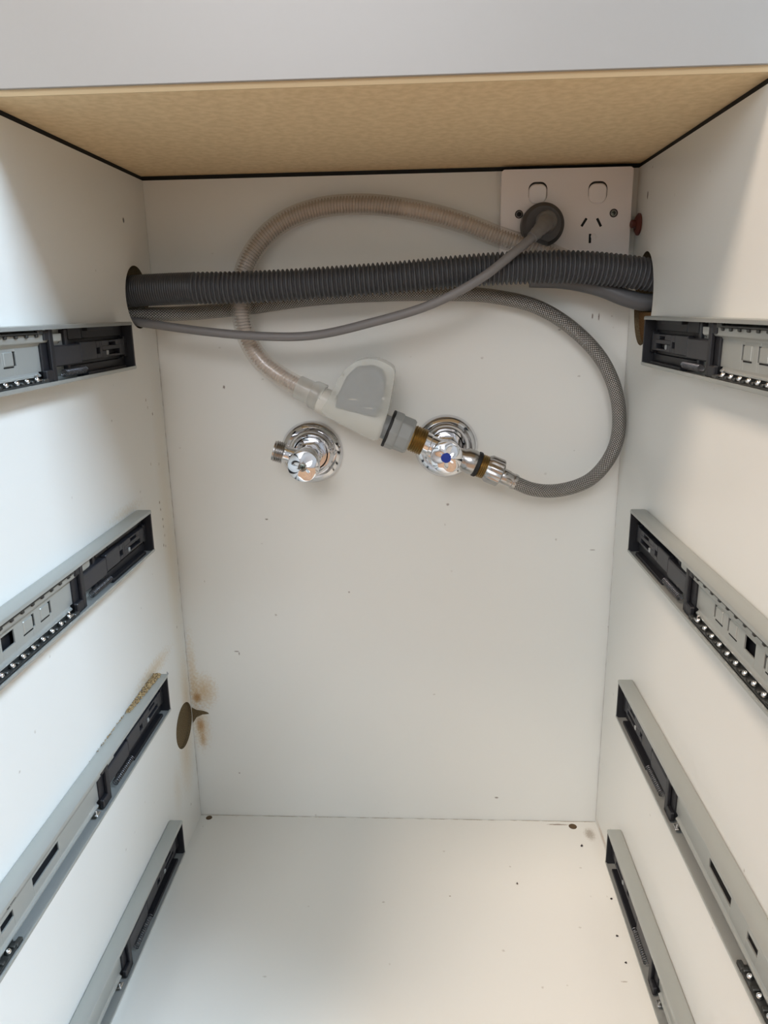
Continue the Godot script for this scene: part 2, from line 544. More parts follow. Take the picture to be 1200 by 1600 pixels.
func side_panel(cab: Node3D, s: float, im: Image, holes: Array, called: String) -> MeshInstance3D:
	# s = -1 left, 1 right; the face is at x = s * W, the panel 16 mm thick
	var uv := func(p: Vector3) -> Vector2: return Vector2(p.z / FRONT, 1.0 - p.y / H)
	var st := begin()
	var back := 0.0007
	for side in 2:
		var x := s * (W + 0.016 * side)
		holed_face(st, func(p: Vector2) -> Vector3: return V(x, p.y, p.x), Vector2(FRONT, H), holes, V(-s if side == 0 else s, 0, 0), uv, Vector2(back, -0.016))
	var xa := s * W; var xb := s * (W + 0.016)
	face(st, [V(xa, -0.016, FRONT), V(xb, -0.016, FRONT), V(xb, H, FRONT), V(xa, H, FRONT)], V(0, 0, 1), uv)
	face(st, [V(xa, -0.016, back), V(xb, -0.016, back), V(xb, H, back), V(xa, H, back)], V(0, 0, -1), uv)
	face(st, [V(xa, H, back), V(xb, H, back), V(xb, H, FRONT), V(xa, H, FRONT)], V(0, 1, 0), uv)
	face(st, [V(xa, -0.016, back), V(xb, -0.016, back), V(xb, -0.016, FRONT), V(xa, -0.016, FRONT)], V(0, -1, 0), uv)
	var o := obj("side_panel", st, panel_mat(called, im), cab)
	for h in holes:
		st = begin()
		tube_wall(st, func(p: Vector2, d: float) -> Vector3: return V(s * (W + d), p.y, p.x), h, 0.0, 0.016)
		obj("hole_edge", st, M.chipboard, o, "raw chipboard edge of a round hole")
	return o

func build_cabinet() -> void:
	var cab := thing("cabinet", "open white melamine drawer cabinet with its drawers taken out", "cabinet", V(0, -0.016, 0.2))
	var res := 0.0005
	var n := FastNoiseLite.new(); n.seed = 3; n.frequency = 0.05
	var fine := FastNoiseLite.new(); fine.seed = 8; fine.frequency = 0.9
	var dark := Color(0.13, 0.11, 0.09)
	# left panel: (z, from the top)
	var L := panel_image(FRONT, H, res, 11, WHITE)
	var tan_ := Color(0.72, 0.57, 0.36)
	spot(L, res, Vector2(0.028, H - 0.092), Vector2(0.024, 0.05), tan_, 0.34, 1.0, n, 0.3)
	spot(L, res, Vector2(0.012, H - 0.15), Vector2(0.016, 0.05), tan_, 0.30, 1.0, n, 0.3)
	spot(L, res, Vector2(0.06, H - 0.075), Vector2(0.014, 0.03), tan_, 0.14, 1.0, n, 0.3)
	spot(L, res, Vector2(0.018, H - 0.30), Vector2(0.02, 0.2), Color(0.80, 0.73, 0.60), 0.32, 1.0, n, 0.2)
	spot(L, res, Vector2(0.09, H - 0.217), Vector2(0.05, 0.010), tan_, 0.45, 1.0, n, 0.6)
	spot(L, res, Vector2(0.11, H - 0.369), Vector2(0.04, 0.006), tan_, 0.25, 1.0, n, 0.6)
	spot(L, res, Vector2(0.0529, H - 0.596), Vector2(0.0017, 0.0022), dark, 1.0, 0.3, fine, 0.1)
	for d in [[0.0428, 0.4508, 0.5], [0.040, 0.444, 0.3], [0.030, 0.437, 0.75], [0.034, 0.357, 0.8], [0.033, 0.350, 0.75], [0.030, 0.340, 0.7], [0.030, 0.333, 0.6], [0.029, 0.324, 0.5], [0.034, 0.316, 0.8], [0.029, 0.314, 0.5], [0.046, 0.395, 0.3], [0.026, 0.391, 0.3], [0.02, 0.228, 0.5], [0.028, 0.034, 0.5]]:
		spot(L, res, Vector2(d[0], H - d[1]), Vector2(0.0012, 0.0016), Color(0.38, 0.31, 0.22), d[2], 0.5, fine, 0.5)
	for k in 30:            # dirt in the joint to the back panel
		var y := 0.02 + 0.53 * fposmod(k * 0.618, 1.0)
		spot(L, res, Vector2(0.0006, H - y), Vector2(0.0009, 0.003 + 0.006 * fposmod(k * 0.37, 1.0)), Color(0.42, 0.34, 0.24), 0.75, 0.5, fine, 0.5)
	var lp := side_panel(cab, -1.0, L, [[Vector2(0.039, 0.5365), Vector2(0.0255, 0.0255)], [Vector2(0.0258, 0.1236), Vector2(0.0248, 0.0220)]], "white_panel_marked")
	var st := begin()
	box(st, V(-W - 0.012, 0.098, 0.0009), V(-W - 0.003, 0.149, 0.055))
	obj("chipboard_plug", st, M.chipboard, lp, "brown chipboard closing the lower hole")
	# right panel
	var R := panel_image(FRONT, H, res, 12, WHITE)
	spot(R, res, Vector2(0.0312, H - 0.608), Vector2(0.0016, 0.0032), dark, 1.0, 0.3, fine, 0.1)
	spot(R, res, Vector2(0.035, H - 0.52), Vector2(0.045, 0.055), Color(0.76, 0.66, 0.48), 0.18, 1.0, n, 0.3)
	for k in 40:
		var y := 0.01 + 0.53 * fposmod(k * 0.618, 1.0)
		spot(R, res, Vector2(0.0006, H - y), Vector2(0.0008, 0.003 + 0.007 * fposmod(k * 0.37, 1.0)), Color(0.45, 0.38, 0.29), 0.7, 0.5, fine, 0.5)
	spot(R, res, Vector2(0.03, H - 0.006), Vector2(0.03, 0.004), Color(0.55, 0.4, 0.28), 0.5, 0.9, fine, 0.9)
	var rp := side_panel(cab, 1.0, R, [[Vector2(0.040, 0.528), Vector2(0.026, 0.037)]], "white_panel_right")
	st = begin()
	box(st, V(W + 0.004, 0.486, 0.009), V(W + 0.013, 0.5175, 0.071))
	obj("chipboard_plug", st, M.torn_board, rp, "torn brown chipboard in the lower part of the hole")
	# back panel: (x + W + 0.016, from the top)
	var bw := W + 0.016
	var B := panel_image(bw * 2, H + 0.016, res, 13, WHITE)
	var Q := func(x: float, y: float) -> Vector2: return Vector2(x + bw, H - y)
	spot(B, res, Q.call(-0.203, 0.1405), Vector2(0.0055, 0.007), Color(0.56, 0.37, 0.2), 0.75, 0.7, fine, 0.5)
	spot(B, res, Q.call(-0.196, 0.148), Vector2(0.016, 0.022), tan_, 0.55, 1.0, n, 0.4)
	spot(B, res, Q.call(-0.202, 0.108), Vector2(0.005, 0.011), Color(0.60, 0.42, 0.24), 0.75, 0.8, fine, 0.7)
	spot(B, res, Q.call(-0.201, 0.092), Vector2(0.004, 0.010), Color(0.62, 0.45, 0.27), 0.6, 0.9, fine, 0.8)
	spot(B, res, Q.call(-0.201, 0.105), Vector2(0.011, 0.028), tan_, 0.4, 1.0, n, 0.4)
	spot(B, res, Q.call(-0.206, 0.16), Vector2(0.006, 0.06), tan_, 0.35, 1.0, n, 0.5)
	for d in [[0.178, 0.5145, 0.0006, 0.0028, 0.8], [0.1836, 0.514, 0.0006, 0.0034, 0.8], [0.1552, 0.505, 0.0006, 0.002, 0.8], [0.150, 0.5035, 0.0016, 0.0005, 0.5], [-0.120, 0.331, 0.0016, 0.0008, 0.7], [-0.1583, 0.1925, 0.003, 0.0007, 0.6], [-0.156, 0.190, 0.0007, 0.002, 0.6], [-0.0428, 0.2567, 0.001, 0.001, 0.5], [0.053, 0.345, 0.0016, 0.0014, 0.5], [0.19, 0.30, 0.003, 0.0007, 0.4], [-0.152, 0.457, 0.0012, 0.0017, 0.7], [0.1058, 0.027, 0.0022, 0.0012, 0.6], [-0.165, 0.052, 0.001, 0.001, 0.6], [0.169, 0.463, 0.0018, 0.0008, 0.3]]:
		spot(B, res, Q.call(d[0], d[1]), Vector2(d[2], d[3]), Color(0.32, 0.27, 0.22), d[4], 0.5, fine, 0.4)
	st = begin()
	box(st, V(-bw, -0.016, -0.016), V(bw, H, 0.0), 0.0, func(p: Vector3) -> Vector2: return Vector2((p.x + bw) / (2 * bw), (H - p.y) / (H + 0.016)))
	var bp := obj("back_panel", st, panel_mat("white_panel_back", B), cab)
	st = begin()            # where the lower hole's cutter ran on into the back panel: a tapering sliver of bare board
	plate(st, PackedVector2Array([Vector2(-0.2098, 0.1290), Vector2(-0.2050, 0.1262), Vector2(-0.1975, 0.1250), Vector2(-0.1930, 0.1232), Vector2(-0.1922, 0.1216), Vector2(-0.1990, 0.1208), Vector2(-0.2055, 0.1176), Vector2(-0.2098, 0.1110)]), Basis.IDENTITY, Vector3.ZERO, -0.002, 0.0002)
	obj("bare_board_patch", st, M.chipboard, bp, "grey brown sliver of bare board beside the lower hole")
	# bottom panel
	var F := panel_image(2 * W, FRONT, res, 14, WHITE)
	for d in [[0.1173, 0.0915, 0.0014, 0.0011, 0.7], [0.0537, 0.1085, 0.001, 0.0008, 0.6], [0.17, 0.006, 0.012, 0.0012, 0.6], [0.2, 0.02, 0.006, 0.01, 0.35], [0.19, 0.195, 0.003, 0.0008, 0.35], [-0.1, 0.2, 0.002, 0.001, 0.2]]:
		spot(F, res, Vector2(d[0] + W, d[1]), Vector2(d[2], d[3]), Color(0.34, 0.27, 0.19), d[4], 0.6, fine, 0.6)
	for k in 30:
		spot(F, res, Vector2(0.42 * fposmod(k * 0.618, 1.0), 0.0006), Vector2(0.004 + 0.008 * fposmod(k * 0.37, 1.0), 0.0008), Color(0.5, 0.43, 0.33), 0.6, 0.6, fine, 0.5)
	st = begin()
	box(st, V(-W, -0.016, 0.0004), V(W, 0.0, FRONT), 0.0, func(p: Vector3) -> Vector2: return Vector2((p.x + W) / (2 * W), p.z / FRONT))
	var fm := panel_mat("white_panel_bottom", F)
	fm.roughness = 0.22
	var fp := obj("bottom_panel", st, fm, cab)
	for h in [[-0.2002, 0.0052, 0.0028, "brown screw hole in the back left corner"], [0.185, 0.0085, 0.0036, "brown screw hole in the back right corner"]]:
		st = begin()
		lathe(st, [Vector2(h[2] + 0.0006, 0.0), Vector2(h[2], 0.0004), Vector2(h[2] * 0.7, 0.0002), Vector2(0.0, 0.0001)], V(h[0], 0.0, h[1]), Vector3.UP, 20)
		obj("screw_hole", st, M.crumb_brown, fp, h[3])
	# black strip standing in for the shadow gap under the benchtop, set back a little
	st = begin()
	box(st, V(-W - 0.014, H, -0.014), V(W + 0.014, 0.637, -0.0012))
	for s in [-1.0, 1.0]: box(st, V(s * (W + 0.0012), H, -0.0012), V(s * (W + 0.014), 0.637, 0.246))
	obj("gap_shade_strip", st, M.gap_shade_black, cab, "black shadow gap strip along the top edges")
	# plinth below
	st = begin(); box(st, V(-bw, -0.13, 0.30), V(bw, -0.016, 0.316)); obj("plinth", st, M.white_melamine, cab)
	# unseen cabinet shells added on either side to keep the holes dark
	for s in [-1.0, 1.0]:
		var a := Node3D.new(); a.name = "added_shell_1" if s < 0 else "added_shell_2"; add_child(a)
		tag(a, "unseen cabinet shell added to darken the hose hole in the %s panel" % ("left" if s < 0 else "right"), "shell", "", "structure")
		st = begin()
		var x0: float = s * 0.2265; var x1: float = s * 0.82
		box(st, V(x1, -0.13, -0.016), V(x1 + s * 0.016, H, FRONT)); box(st, V(x0, -0.13, -0.032), V(x1, H, -0.016))
		box(st, V(x0, -0.13, FRONT - 0.016), V(x1, H, FRONT)); box(st, V(x0, -0.13, -0.016), V(x1, -0.016, FRONT - 0.016))
		box(st, V(x0, H, -0.016), V(x1, 0.637, 0.246))
		obj("carcass", st, M.white_melamine, a)

func build_benchtop() -> void:
	var b := thing("benchtop", "thick white benchtop with a bare tan board underside above the cabinet", "benchtop", V(0, 0.637, 0.12))
	var x := 0.836
	var st := begin()
	box(st, V(-x, 0.637, -0.03), V(x, 0.672, 0.2462))
	obj("substrate", st, M.mdf, b, "bare tan fibreboard underside")
	st = begin()
	plate(st, PackedVector2Array([Vector2(0.2462, 0.637), Vector2(0.2474, 0.637), Vector2(0.2488, 0.6396), Vector2(0.2488, 0.672), Vector2(0.2462, 0.672)]), Basis(V(0, 0, 1), V(0, 1, 0), V(-1, 0, 0)), Vector3.ZERO, -x, x)
	obj("lipping", st, M.mdf_edge, b, "pale bevelled lower edge")
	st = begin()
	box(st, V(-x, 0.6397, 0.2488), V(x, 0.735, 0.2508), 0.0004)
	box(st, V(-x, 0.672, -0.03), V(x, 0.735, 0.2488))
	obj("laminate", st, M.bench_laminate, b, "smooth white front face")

# ---------------------------------------------------------------- drawer slides
func R3(s0: float, s1: float, t0: float, t1: float, e0: float, e1: float, st: SurfaceTool, ch := 0.3) -> void:
	# a box of a slide, in millimetres: s from its rear end, t up from its lower edge, e out from the panel
	box(st, V(e0, t0, s0) * 0.001, V(e1, t1, s1) * 0.001, ch * 0.001)

func extruded(st: SurfaceTool, prof: Array, s0: float, s1: float) -> void:
	# prof: (e, t) outline in millimetres, run along s
	var p := PackedVector2Array()
	for q in prof: p.append(q * 0.001)
	plate(st, p, Basis(V(1, 0, 0), V(0, 1, 0), V(0, 0, 1)), Vector3.ZERO, s0 * 0.001, s1 * 0.001)

func make_slide(side: float, long_window: bool, label: String) -> Node3D:
	var o := thing("drawer_slide", label, "drawer slide", Vector3.ZERO, "eight soft-close drawer slides on the side panels")
	xf = Transform3D(Basis(V(-side, 0, 0), V(0, 1, 0), V(0, 0, 1)), Vector3.ZERO)
	var len_ := 308.0
	# outer rail: a C of bent sheet with curled lips
	var st := begin()
	extruded(st, [Vector2(0, 1.4), Vector2(0.5, 0.4), Vector2(1.4, 0), Vector2(11.8, 0), Vector2(12.5, 0.4), Vector2(12.7, 1.1), Vector2(12.7, 2.6), Vector2(11.6, 2.6), Vector2(11.5, 1.3), Vector2(1.5, 1.3), Vector2(1.3, 1.6),
		Vector2(1.3, 34.9), Vector2(1.5, 35.2), Vector2(11.5, 35.2), Vector2(11.6, 33.9), Vector2(12.7, 33.9), Vector2(12.7, 35.4), Vector2(12.5, 36.1), Vector2(11.8, 36.5), Vector2(1.4, 36.5), Vector2(0.5, 36.1), Vector2(0, 35.1)], 0.0, len_)
	obj("outer_rail", st, M.steel, o)
	# rear end cap and the soft-close housing
	st = begin()
	R3(0.2, 2.4, 1.4, 35.1, 1.4, 12.4, st)
	R3(2.4, 8.0, 10.5, 25.5, 1.4, 7.5, st)
	R3(2.4, 6.0, 1.5, 35.0, 1.4, 4.5, st)
	obj("end_cap", st, M.black_plastic_deep, o)
	st = begin()
	R3(6, 74, 26.5, 33.5, 1.4, 5.0, st); R3(76, 96, 26.5, 33.8, 1.4, 5.4, st)        # upper runs
	R3(6, 82, 2.0, 9.2, 1.4, 4.6, st); R3(84, 97, 4.0, 9.5, 1.4, 5.4, st)             # lower runs
	R3(30, 74, 31.5, 34.4, 5.0, 9.0, st)
	R3(12, 80, 1.6, 4.2, 4.6, 9.5, st)
	R3(6, 97, 9.2, 26.5, 1.4, 3.2, st)                                                # floor of the housing
	obj("damper_housing", st, M.black_plastic_deep, o)
	st = begin()                                                                      # latch tongue with its slots
	R3(9, 17, 12.0, 24.0, 3.2, 7.6, st); R3(17, 50, 17.2, 20.2, 3.2, 7.6, st)
	R3(17, 24, 20.2, 24.0, 3.2, 7.6, st); R3(37, 50, 20.2, 24.0, 3.2, 7.6, st); R3(24, 37, 22.6, 24.0, 3.2, 7.6, st)
	R3(17, 40, 12.0, 13.8, 3.2, 7.6, st); R3(40, 50, 12.0, 17.2, 3.2, 7.6, st)
	R3(50, 53, 12.0, 24.0, 3.2, 7.6, st); R3(59, 84, 11.5, 24.5, 3.2, 7.6, st, 0.6); R3(53, 59, 12.0, 15.2, 3.2, 7.6, st); R3(53, 59, 19.4, 24.0, 3.2, 7.6, st)
	var tongue := obj("latch_tongue", st, M.black_plastic, o)
	st = begin(); R3(40, 43, 13.6, 17.0, 6.5, 8.4, st, 0.4)
	obj("catch", st, M.nut_grey, tongue)
	st = begin()                                                                      # slider block, then the bracket that takes the drawer's member
	R3(86, 126, 10.5, 23.5, 2.0, 8.4, st, 0.8)
	R3(97, 101, 3.0, 33.0, 1.4, 5.2, st); R3(121, 126, 3.0, 33.0, 1.4, 6.4, st)
	obj("slider_block", st, M.black_plastic, o)
	st = begin()
	R3(126, 139, 4.0, 32.0, 1.6, 7.6, st, 0.6); R3(127, 132, 2.2, 34.0, 7.6, 10.4, st, 0.6); R3(132, 141, 2.4, 9.5, 7.6, 10.6, st, 0.6); R3(132, 138, 27.5, 33.4, 7.6, 10.2, st, 0.6)
	obj("bracket", st, M.black_plastic_deep, o)
	st = begin()
	R3(101, 121, 23.5, 30.5, 2.6, 3.2, st, 0.1); R3(101, 121, 4.5, 10.0, 1.5, 2.2, st, 0.1)
	obj("added_web_plate", st, M.steel, o)  # added plates standing in for the rail web, too shaded in its recess
	st = begin()                                                                      # damper spring
	var coil := []
	for i in 15 * 12 + 1:
		var a := TAU * i / 12.0
		coil.append(V(8.2 + 2.1 * cos(a), 6.0 + 2.1 * sin(a), 83.0 + 32.0 * i / 180.0) * 0.001)
	sweep(st, coil, func(_i: int, _l: float) -> float: return 0.00042, 5)
	obj("spring", st, M.spring_wire, o)
	# middle rail: a flat web with its openings, flanges curled above and below
	st = begin()
	var cuts := [[198.0, 231.0, 15.0, 21.5], [253.0, 266.0, 15.5, 20.5]] if long_window else [[166.5, 170.0, 14.5, 22.6], [187.0, 190.2, 14.5, 22.6], [210.0, 223.5, 14.2, 22.6], [234.0, 237.2, 14.5, 22.6], [256.0, 259.0, 14.5, 22.6]]
	var s_at := 139.0
	for c in cuts:
		R3(s_at, c[0], 9.0, 24.6, 5.0, 6.1, st, 0.15)
		R3(c[0], c[1], 9.0, c[2], 5.0, 6.1, st, 0.15)
		R3(c[0], c[1], c[3], 24.6, 5.0, 6.1, st, 0.15)
		s_at = c[1]
	R3(s_at, len_ + 6.0, 9.0, 24.6, 5.0, 6.1, st, 0.15)
	extruded(st, [Vector2(5.0, 24.4), Vector2(6.1, 24.4), Vector2(6.9, 25.8), Vector2(8.2, 26.2), Vector2(9.0, 27.2), Vector2(9.2, 31.0), Vector2(8.3, 31.1), Vector2(8.0, 27.9), Vector2(6.6, 27.2), Vector2(5.0, 25.6)], 114.0, len_ + 6.0)
	extruded(st, [Vector2(5.0, 9.1), Vector2(6.1, 9.1), Vector2(6.6, 7.9), Vector2(7.6, 7.4), Vector2(7.6, 6.4), Vector2(6.2, 6.8), Vector2(5.0, 8.2)], 143.0, len_ + 6.0)
	var mid := obj("middle_rail", st, M.steel, o)
	if not long_window:        # pressed tongues beside the narrow slits: an L each
		for c in [170.0, 190.2, 237.2, 259.0]:
			st = begin()
			R3(c, c + 10.0, 14.6, 22.4, 5.6, 6.7, st, 0.4)
			R3(c + 10.0, c + 11.4, 14.6, 22.4, 5.2, 6.2, st, 0.2)
			obj("pressed_tab", st, M.steel, mid)
			st = begin()
			R3(c - 0.2, c + 10.6, 13.6, 14.4, 6.0, 6.25, st, 0.0)
			obj("slit", st, M.gap_shade_black, mid)
	st = begin()          # black strip added behind the middle rail so its openings look shaded
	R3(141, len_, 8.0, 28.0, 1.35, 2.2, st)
	obj("opening_shade_strip", st, M.black_plastic_deep, o)
	# ball retainers, lower and upper
	var first := 267.0 if long_window else 151.0
	var ball := begin()
	lathe(ball, [Vector2(0, -1.75), Vector2(0.9, -1.5), Vector2(1.5, -0.9), Vector2(1.75, 0), Vector2(1.5, 0.9), Vector2(0.9, 1.5), Vector2(0, 1.75)].map(func(p): return p * 0.001), Vector3.ZERO, Vector3.UP, 12)
	ball.generate_normals()
	var bm := ball.commit()
	for up in 2:
		st = begin()
		var ta := 2.2 if up == 0 else 31.4
		var from := 258.0 if long_window else 143.0
		R3(from, len_, ta, ta + 1.2, 6.0, 11.0, st, 0.3)
		R3(from, len_, ta + (1.2 if up == 0 else -1.6), ta + (3.4 if up == 0 else 0.0), 5.8, 6.6, st, 0.2)
		R3(from - 2, from + 4, ta - 0.4, ta + 2.6, 8.6, 11.4, st, 0.5)
		var s := first - 5.8
		while s < len_ - 8.0:
			R3(s, s + 2.6, ta + (0.9 if up == 0 else -1.9), ta + (2.9 if up == 0 else 0.2), 6.6, 10.6, st, 0.5)
			s += 11.65
		var ret := obj("ball_retainer", st, M.retainer, o)
		if up == 1 and long_window: continue
		s = first
		while s < len_ - 6.0:
			var b := MeshInstance3D.new()
			b.mesh = bm
			b.material_override = M.ball_steel
			b.name = numbered("ball", ret)
			ret.add_child(b, true)
			b.position = xf * (V(8.8 if up == 0 else 6.2, ta + (2.6 if up == 0 else -1.2), s) * 0.001)
			s += 11.65
		if up == 0:
			st = begin()          # the bright stop at the strip's end
			R3(146, 152, ta + 1.4, ta + 3.0, 6.8, 10.4, st, 0.6); R3(150, 151.4, ta + 2.0, ta + 6.0, 8.0, 9.6, st, 0.3)
			obj("stop", st, M.chrome_worn, ret)
	xf = Transform3D.IDENTITY
	return o

func build_slides() -> void:
	# [side, type, lower edge, label]
	var spots := [
		[-1.0, false, 0.4808, "topmost drawer slide on the left panel, just below the hole where grey hoses enter"],
		[1.0, false, 0.4788, "topmost drawer slide on the right panel, just below the torn hose hole"],
		[-1.0, false, 0.3283, "second drawer slide from the top on the left panel, with a row of bright balls"],
		[1.0, false, 0.3280, "second drawer slide from the top on the right panel, with square window and balls"],
		[-1.0, true, 0.1775, "third drawer slide down the left panel, rusty sawdust lying on its rear end"],
		[1.0, true, 0.1763, "third drawer slide down the right panel, clean on top, with a long black window"],
		[-1.0, true, 0.0258, "lowest drawer slide on the left panel, close above the cabinet bottom"],
		[1.0, true, 0.0256, "lowest drawer slide on the right panel, close above the cabinet bottom"]]
	var made := {}
	for a in spots:
		var key: String = str(a[0]) + str(a[1])
		var o: Node3D
		if not made.has(key):
			o = make_slide(a[0], a[1], a[3])
			made[key] = o
		else:
			o = made[key].duplicate()
			o.name = numbered("drawer_slide", self)
			add_child(o, true)
			o.set_meta("label", a[3])
		o.position = V(a[0] * (W - 0.0003), a[2], 0.0905 if a[0] < 0 else 0.0918)

# ---------------------------------------------------------------- power socket
func build_socket() -> void:
	var o := thing("power_socket", "white double power socket with two switches in the upper right of the back wall", "power socket", V(0.1495, 0.597, 0))
	var at := Vector3.ZERO
	var st := begin()
	plate(st, rounded(0.0957, 0.5605, 0.2033, 0.6330, 0.003), Basis.IDENTITY, at, 0.0, 0.0055)
	plate(st, rounded(0.0957, 0.5605, 0.2033, 0.6330, 0.003), Basis.IDENTITY, at, 0.0055, 0.0100, 0.0042)
	obj("cover_plate", st, M.socket_white, o)
	for c in [Vector2(0.1259, 0.6150), Vector2(0.1750, 0.6144)]:
		st = begin()
		plate(st, rounded(c.x - 0.0077, c.y - 0.0082, c.x + 0.0076, c.y + 0.0080, 0.0055), Basis.IDENTITY, at, 0.0099, 0.0102)
		obj("switch_recess", st, M.socket_dark, o)
		st = begin()
		var tilt := Basis(V(1, 0, 0), 0.09)
		plate(st, rounded(-0.0073, -0.0079, 0.0073, 0.0074, 0.0052), tilt, V(c.x - 0.0002, c.y - 0.0002, 0.0), 0.0100, 0.0116, 0.0008)
		obj("switch", st, M.socket_white, o)
	for c in [[Vector2(0.1109, 0.5983), M.socket_dark, "dark screw on the left"], [Vector2(0.1891, 0.5975), M.screw_metal, "greenish metal screw on the right"]]:
		st = begin()
		var p := V(c[0].x, c[0].y, 0.0098)
		lathe(st, [Vector2(0.0034, 0.0), Vector2(0.0034, 0.0004), Vector2(0.0026, 0.0005), Vector2(0.0023, 0.0001), Vector2(0.0, 0.0001)], p, V(0, 0, 1), 24)
		var hd := obj("screw", st, M.socket_dark, o, c[2])
		st = begin()
		lathe(st, [Vector2(0.0022, 0.0), Vector2(0.0021, 0.0006), Vector2(0.0012, 0.0010), Vector2(0.0, 0.0011)], p, V(0, 0, 1), 20)
		obj("screw_head", st, c[1], hd)
		st = begin()
		box(st, p + V(-0.0015, -0.0003, 0.0009), p + V(0.0015, 0.0003, 0.0012)); box(st, p + V(-0.0003, -0.0015, 0.0009), p + V(0.0003, 0.0015, 0.0012))
		obj("cross_slot", st, M.gap_shade_black, hd)
	for c in [[0.1650, 0.5908, -0.55], [0.1774, 0.5905, 0.50], [0.1706, 0.5780, 0.02]]:
		st = begin()
		var rot := Basis(V(0, 0, 1), c[2])
		plate(st, rounded(-0.0010, -0.0037, 0.0010, 0.0037, 0.0003, 2), rot, V(c[0], c[1], 0), 0.0099, 0.0102)
		obj("socket_slot", st, M.gap_shade_black, o)
	st = begin()
	lathe(st, [Vector2(0.0026, 0.0), Vector2(0.0026, 0.0003), Vector2(0.0021, 0.0005), Vector2(0, 0.0005)], V(0.1735, 0.5795, 0.0098), V(0, 0, 1), 20)
	obj("indicator", st, M.socket_white, o)
	# red-brown knob in the corner
	var k := thing("wall_knob", "small red brown knob on the right panel beside the power socket", "knob", V(0.21, 0.5885, 0.013))
	st = begin(); lathe(st, [Vector2(0.0045, 0), Vector2(0.0088, 0.0004), Vector2(0.0088, 0.0016), Vector2(0.0060, 0.0034), Vector2(0.0, 0.0036)], V(0.21, 0.5880, 0.013), V(-1, 0, 0), 28)
	obj("flange", st, M.red_brown, k)
	st = begin(); cyl(st, V(0.2075, 0.5882, 0.013), V(0.2028, 0.5885, 0.0135), 0.0033, 20, 0.0006)
	obj("stem", st, M.red_brown, k)

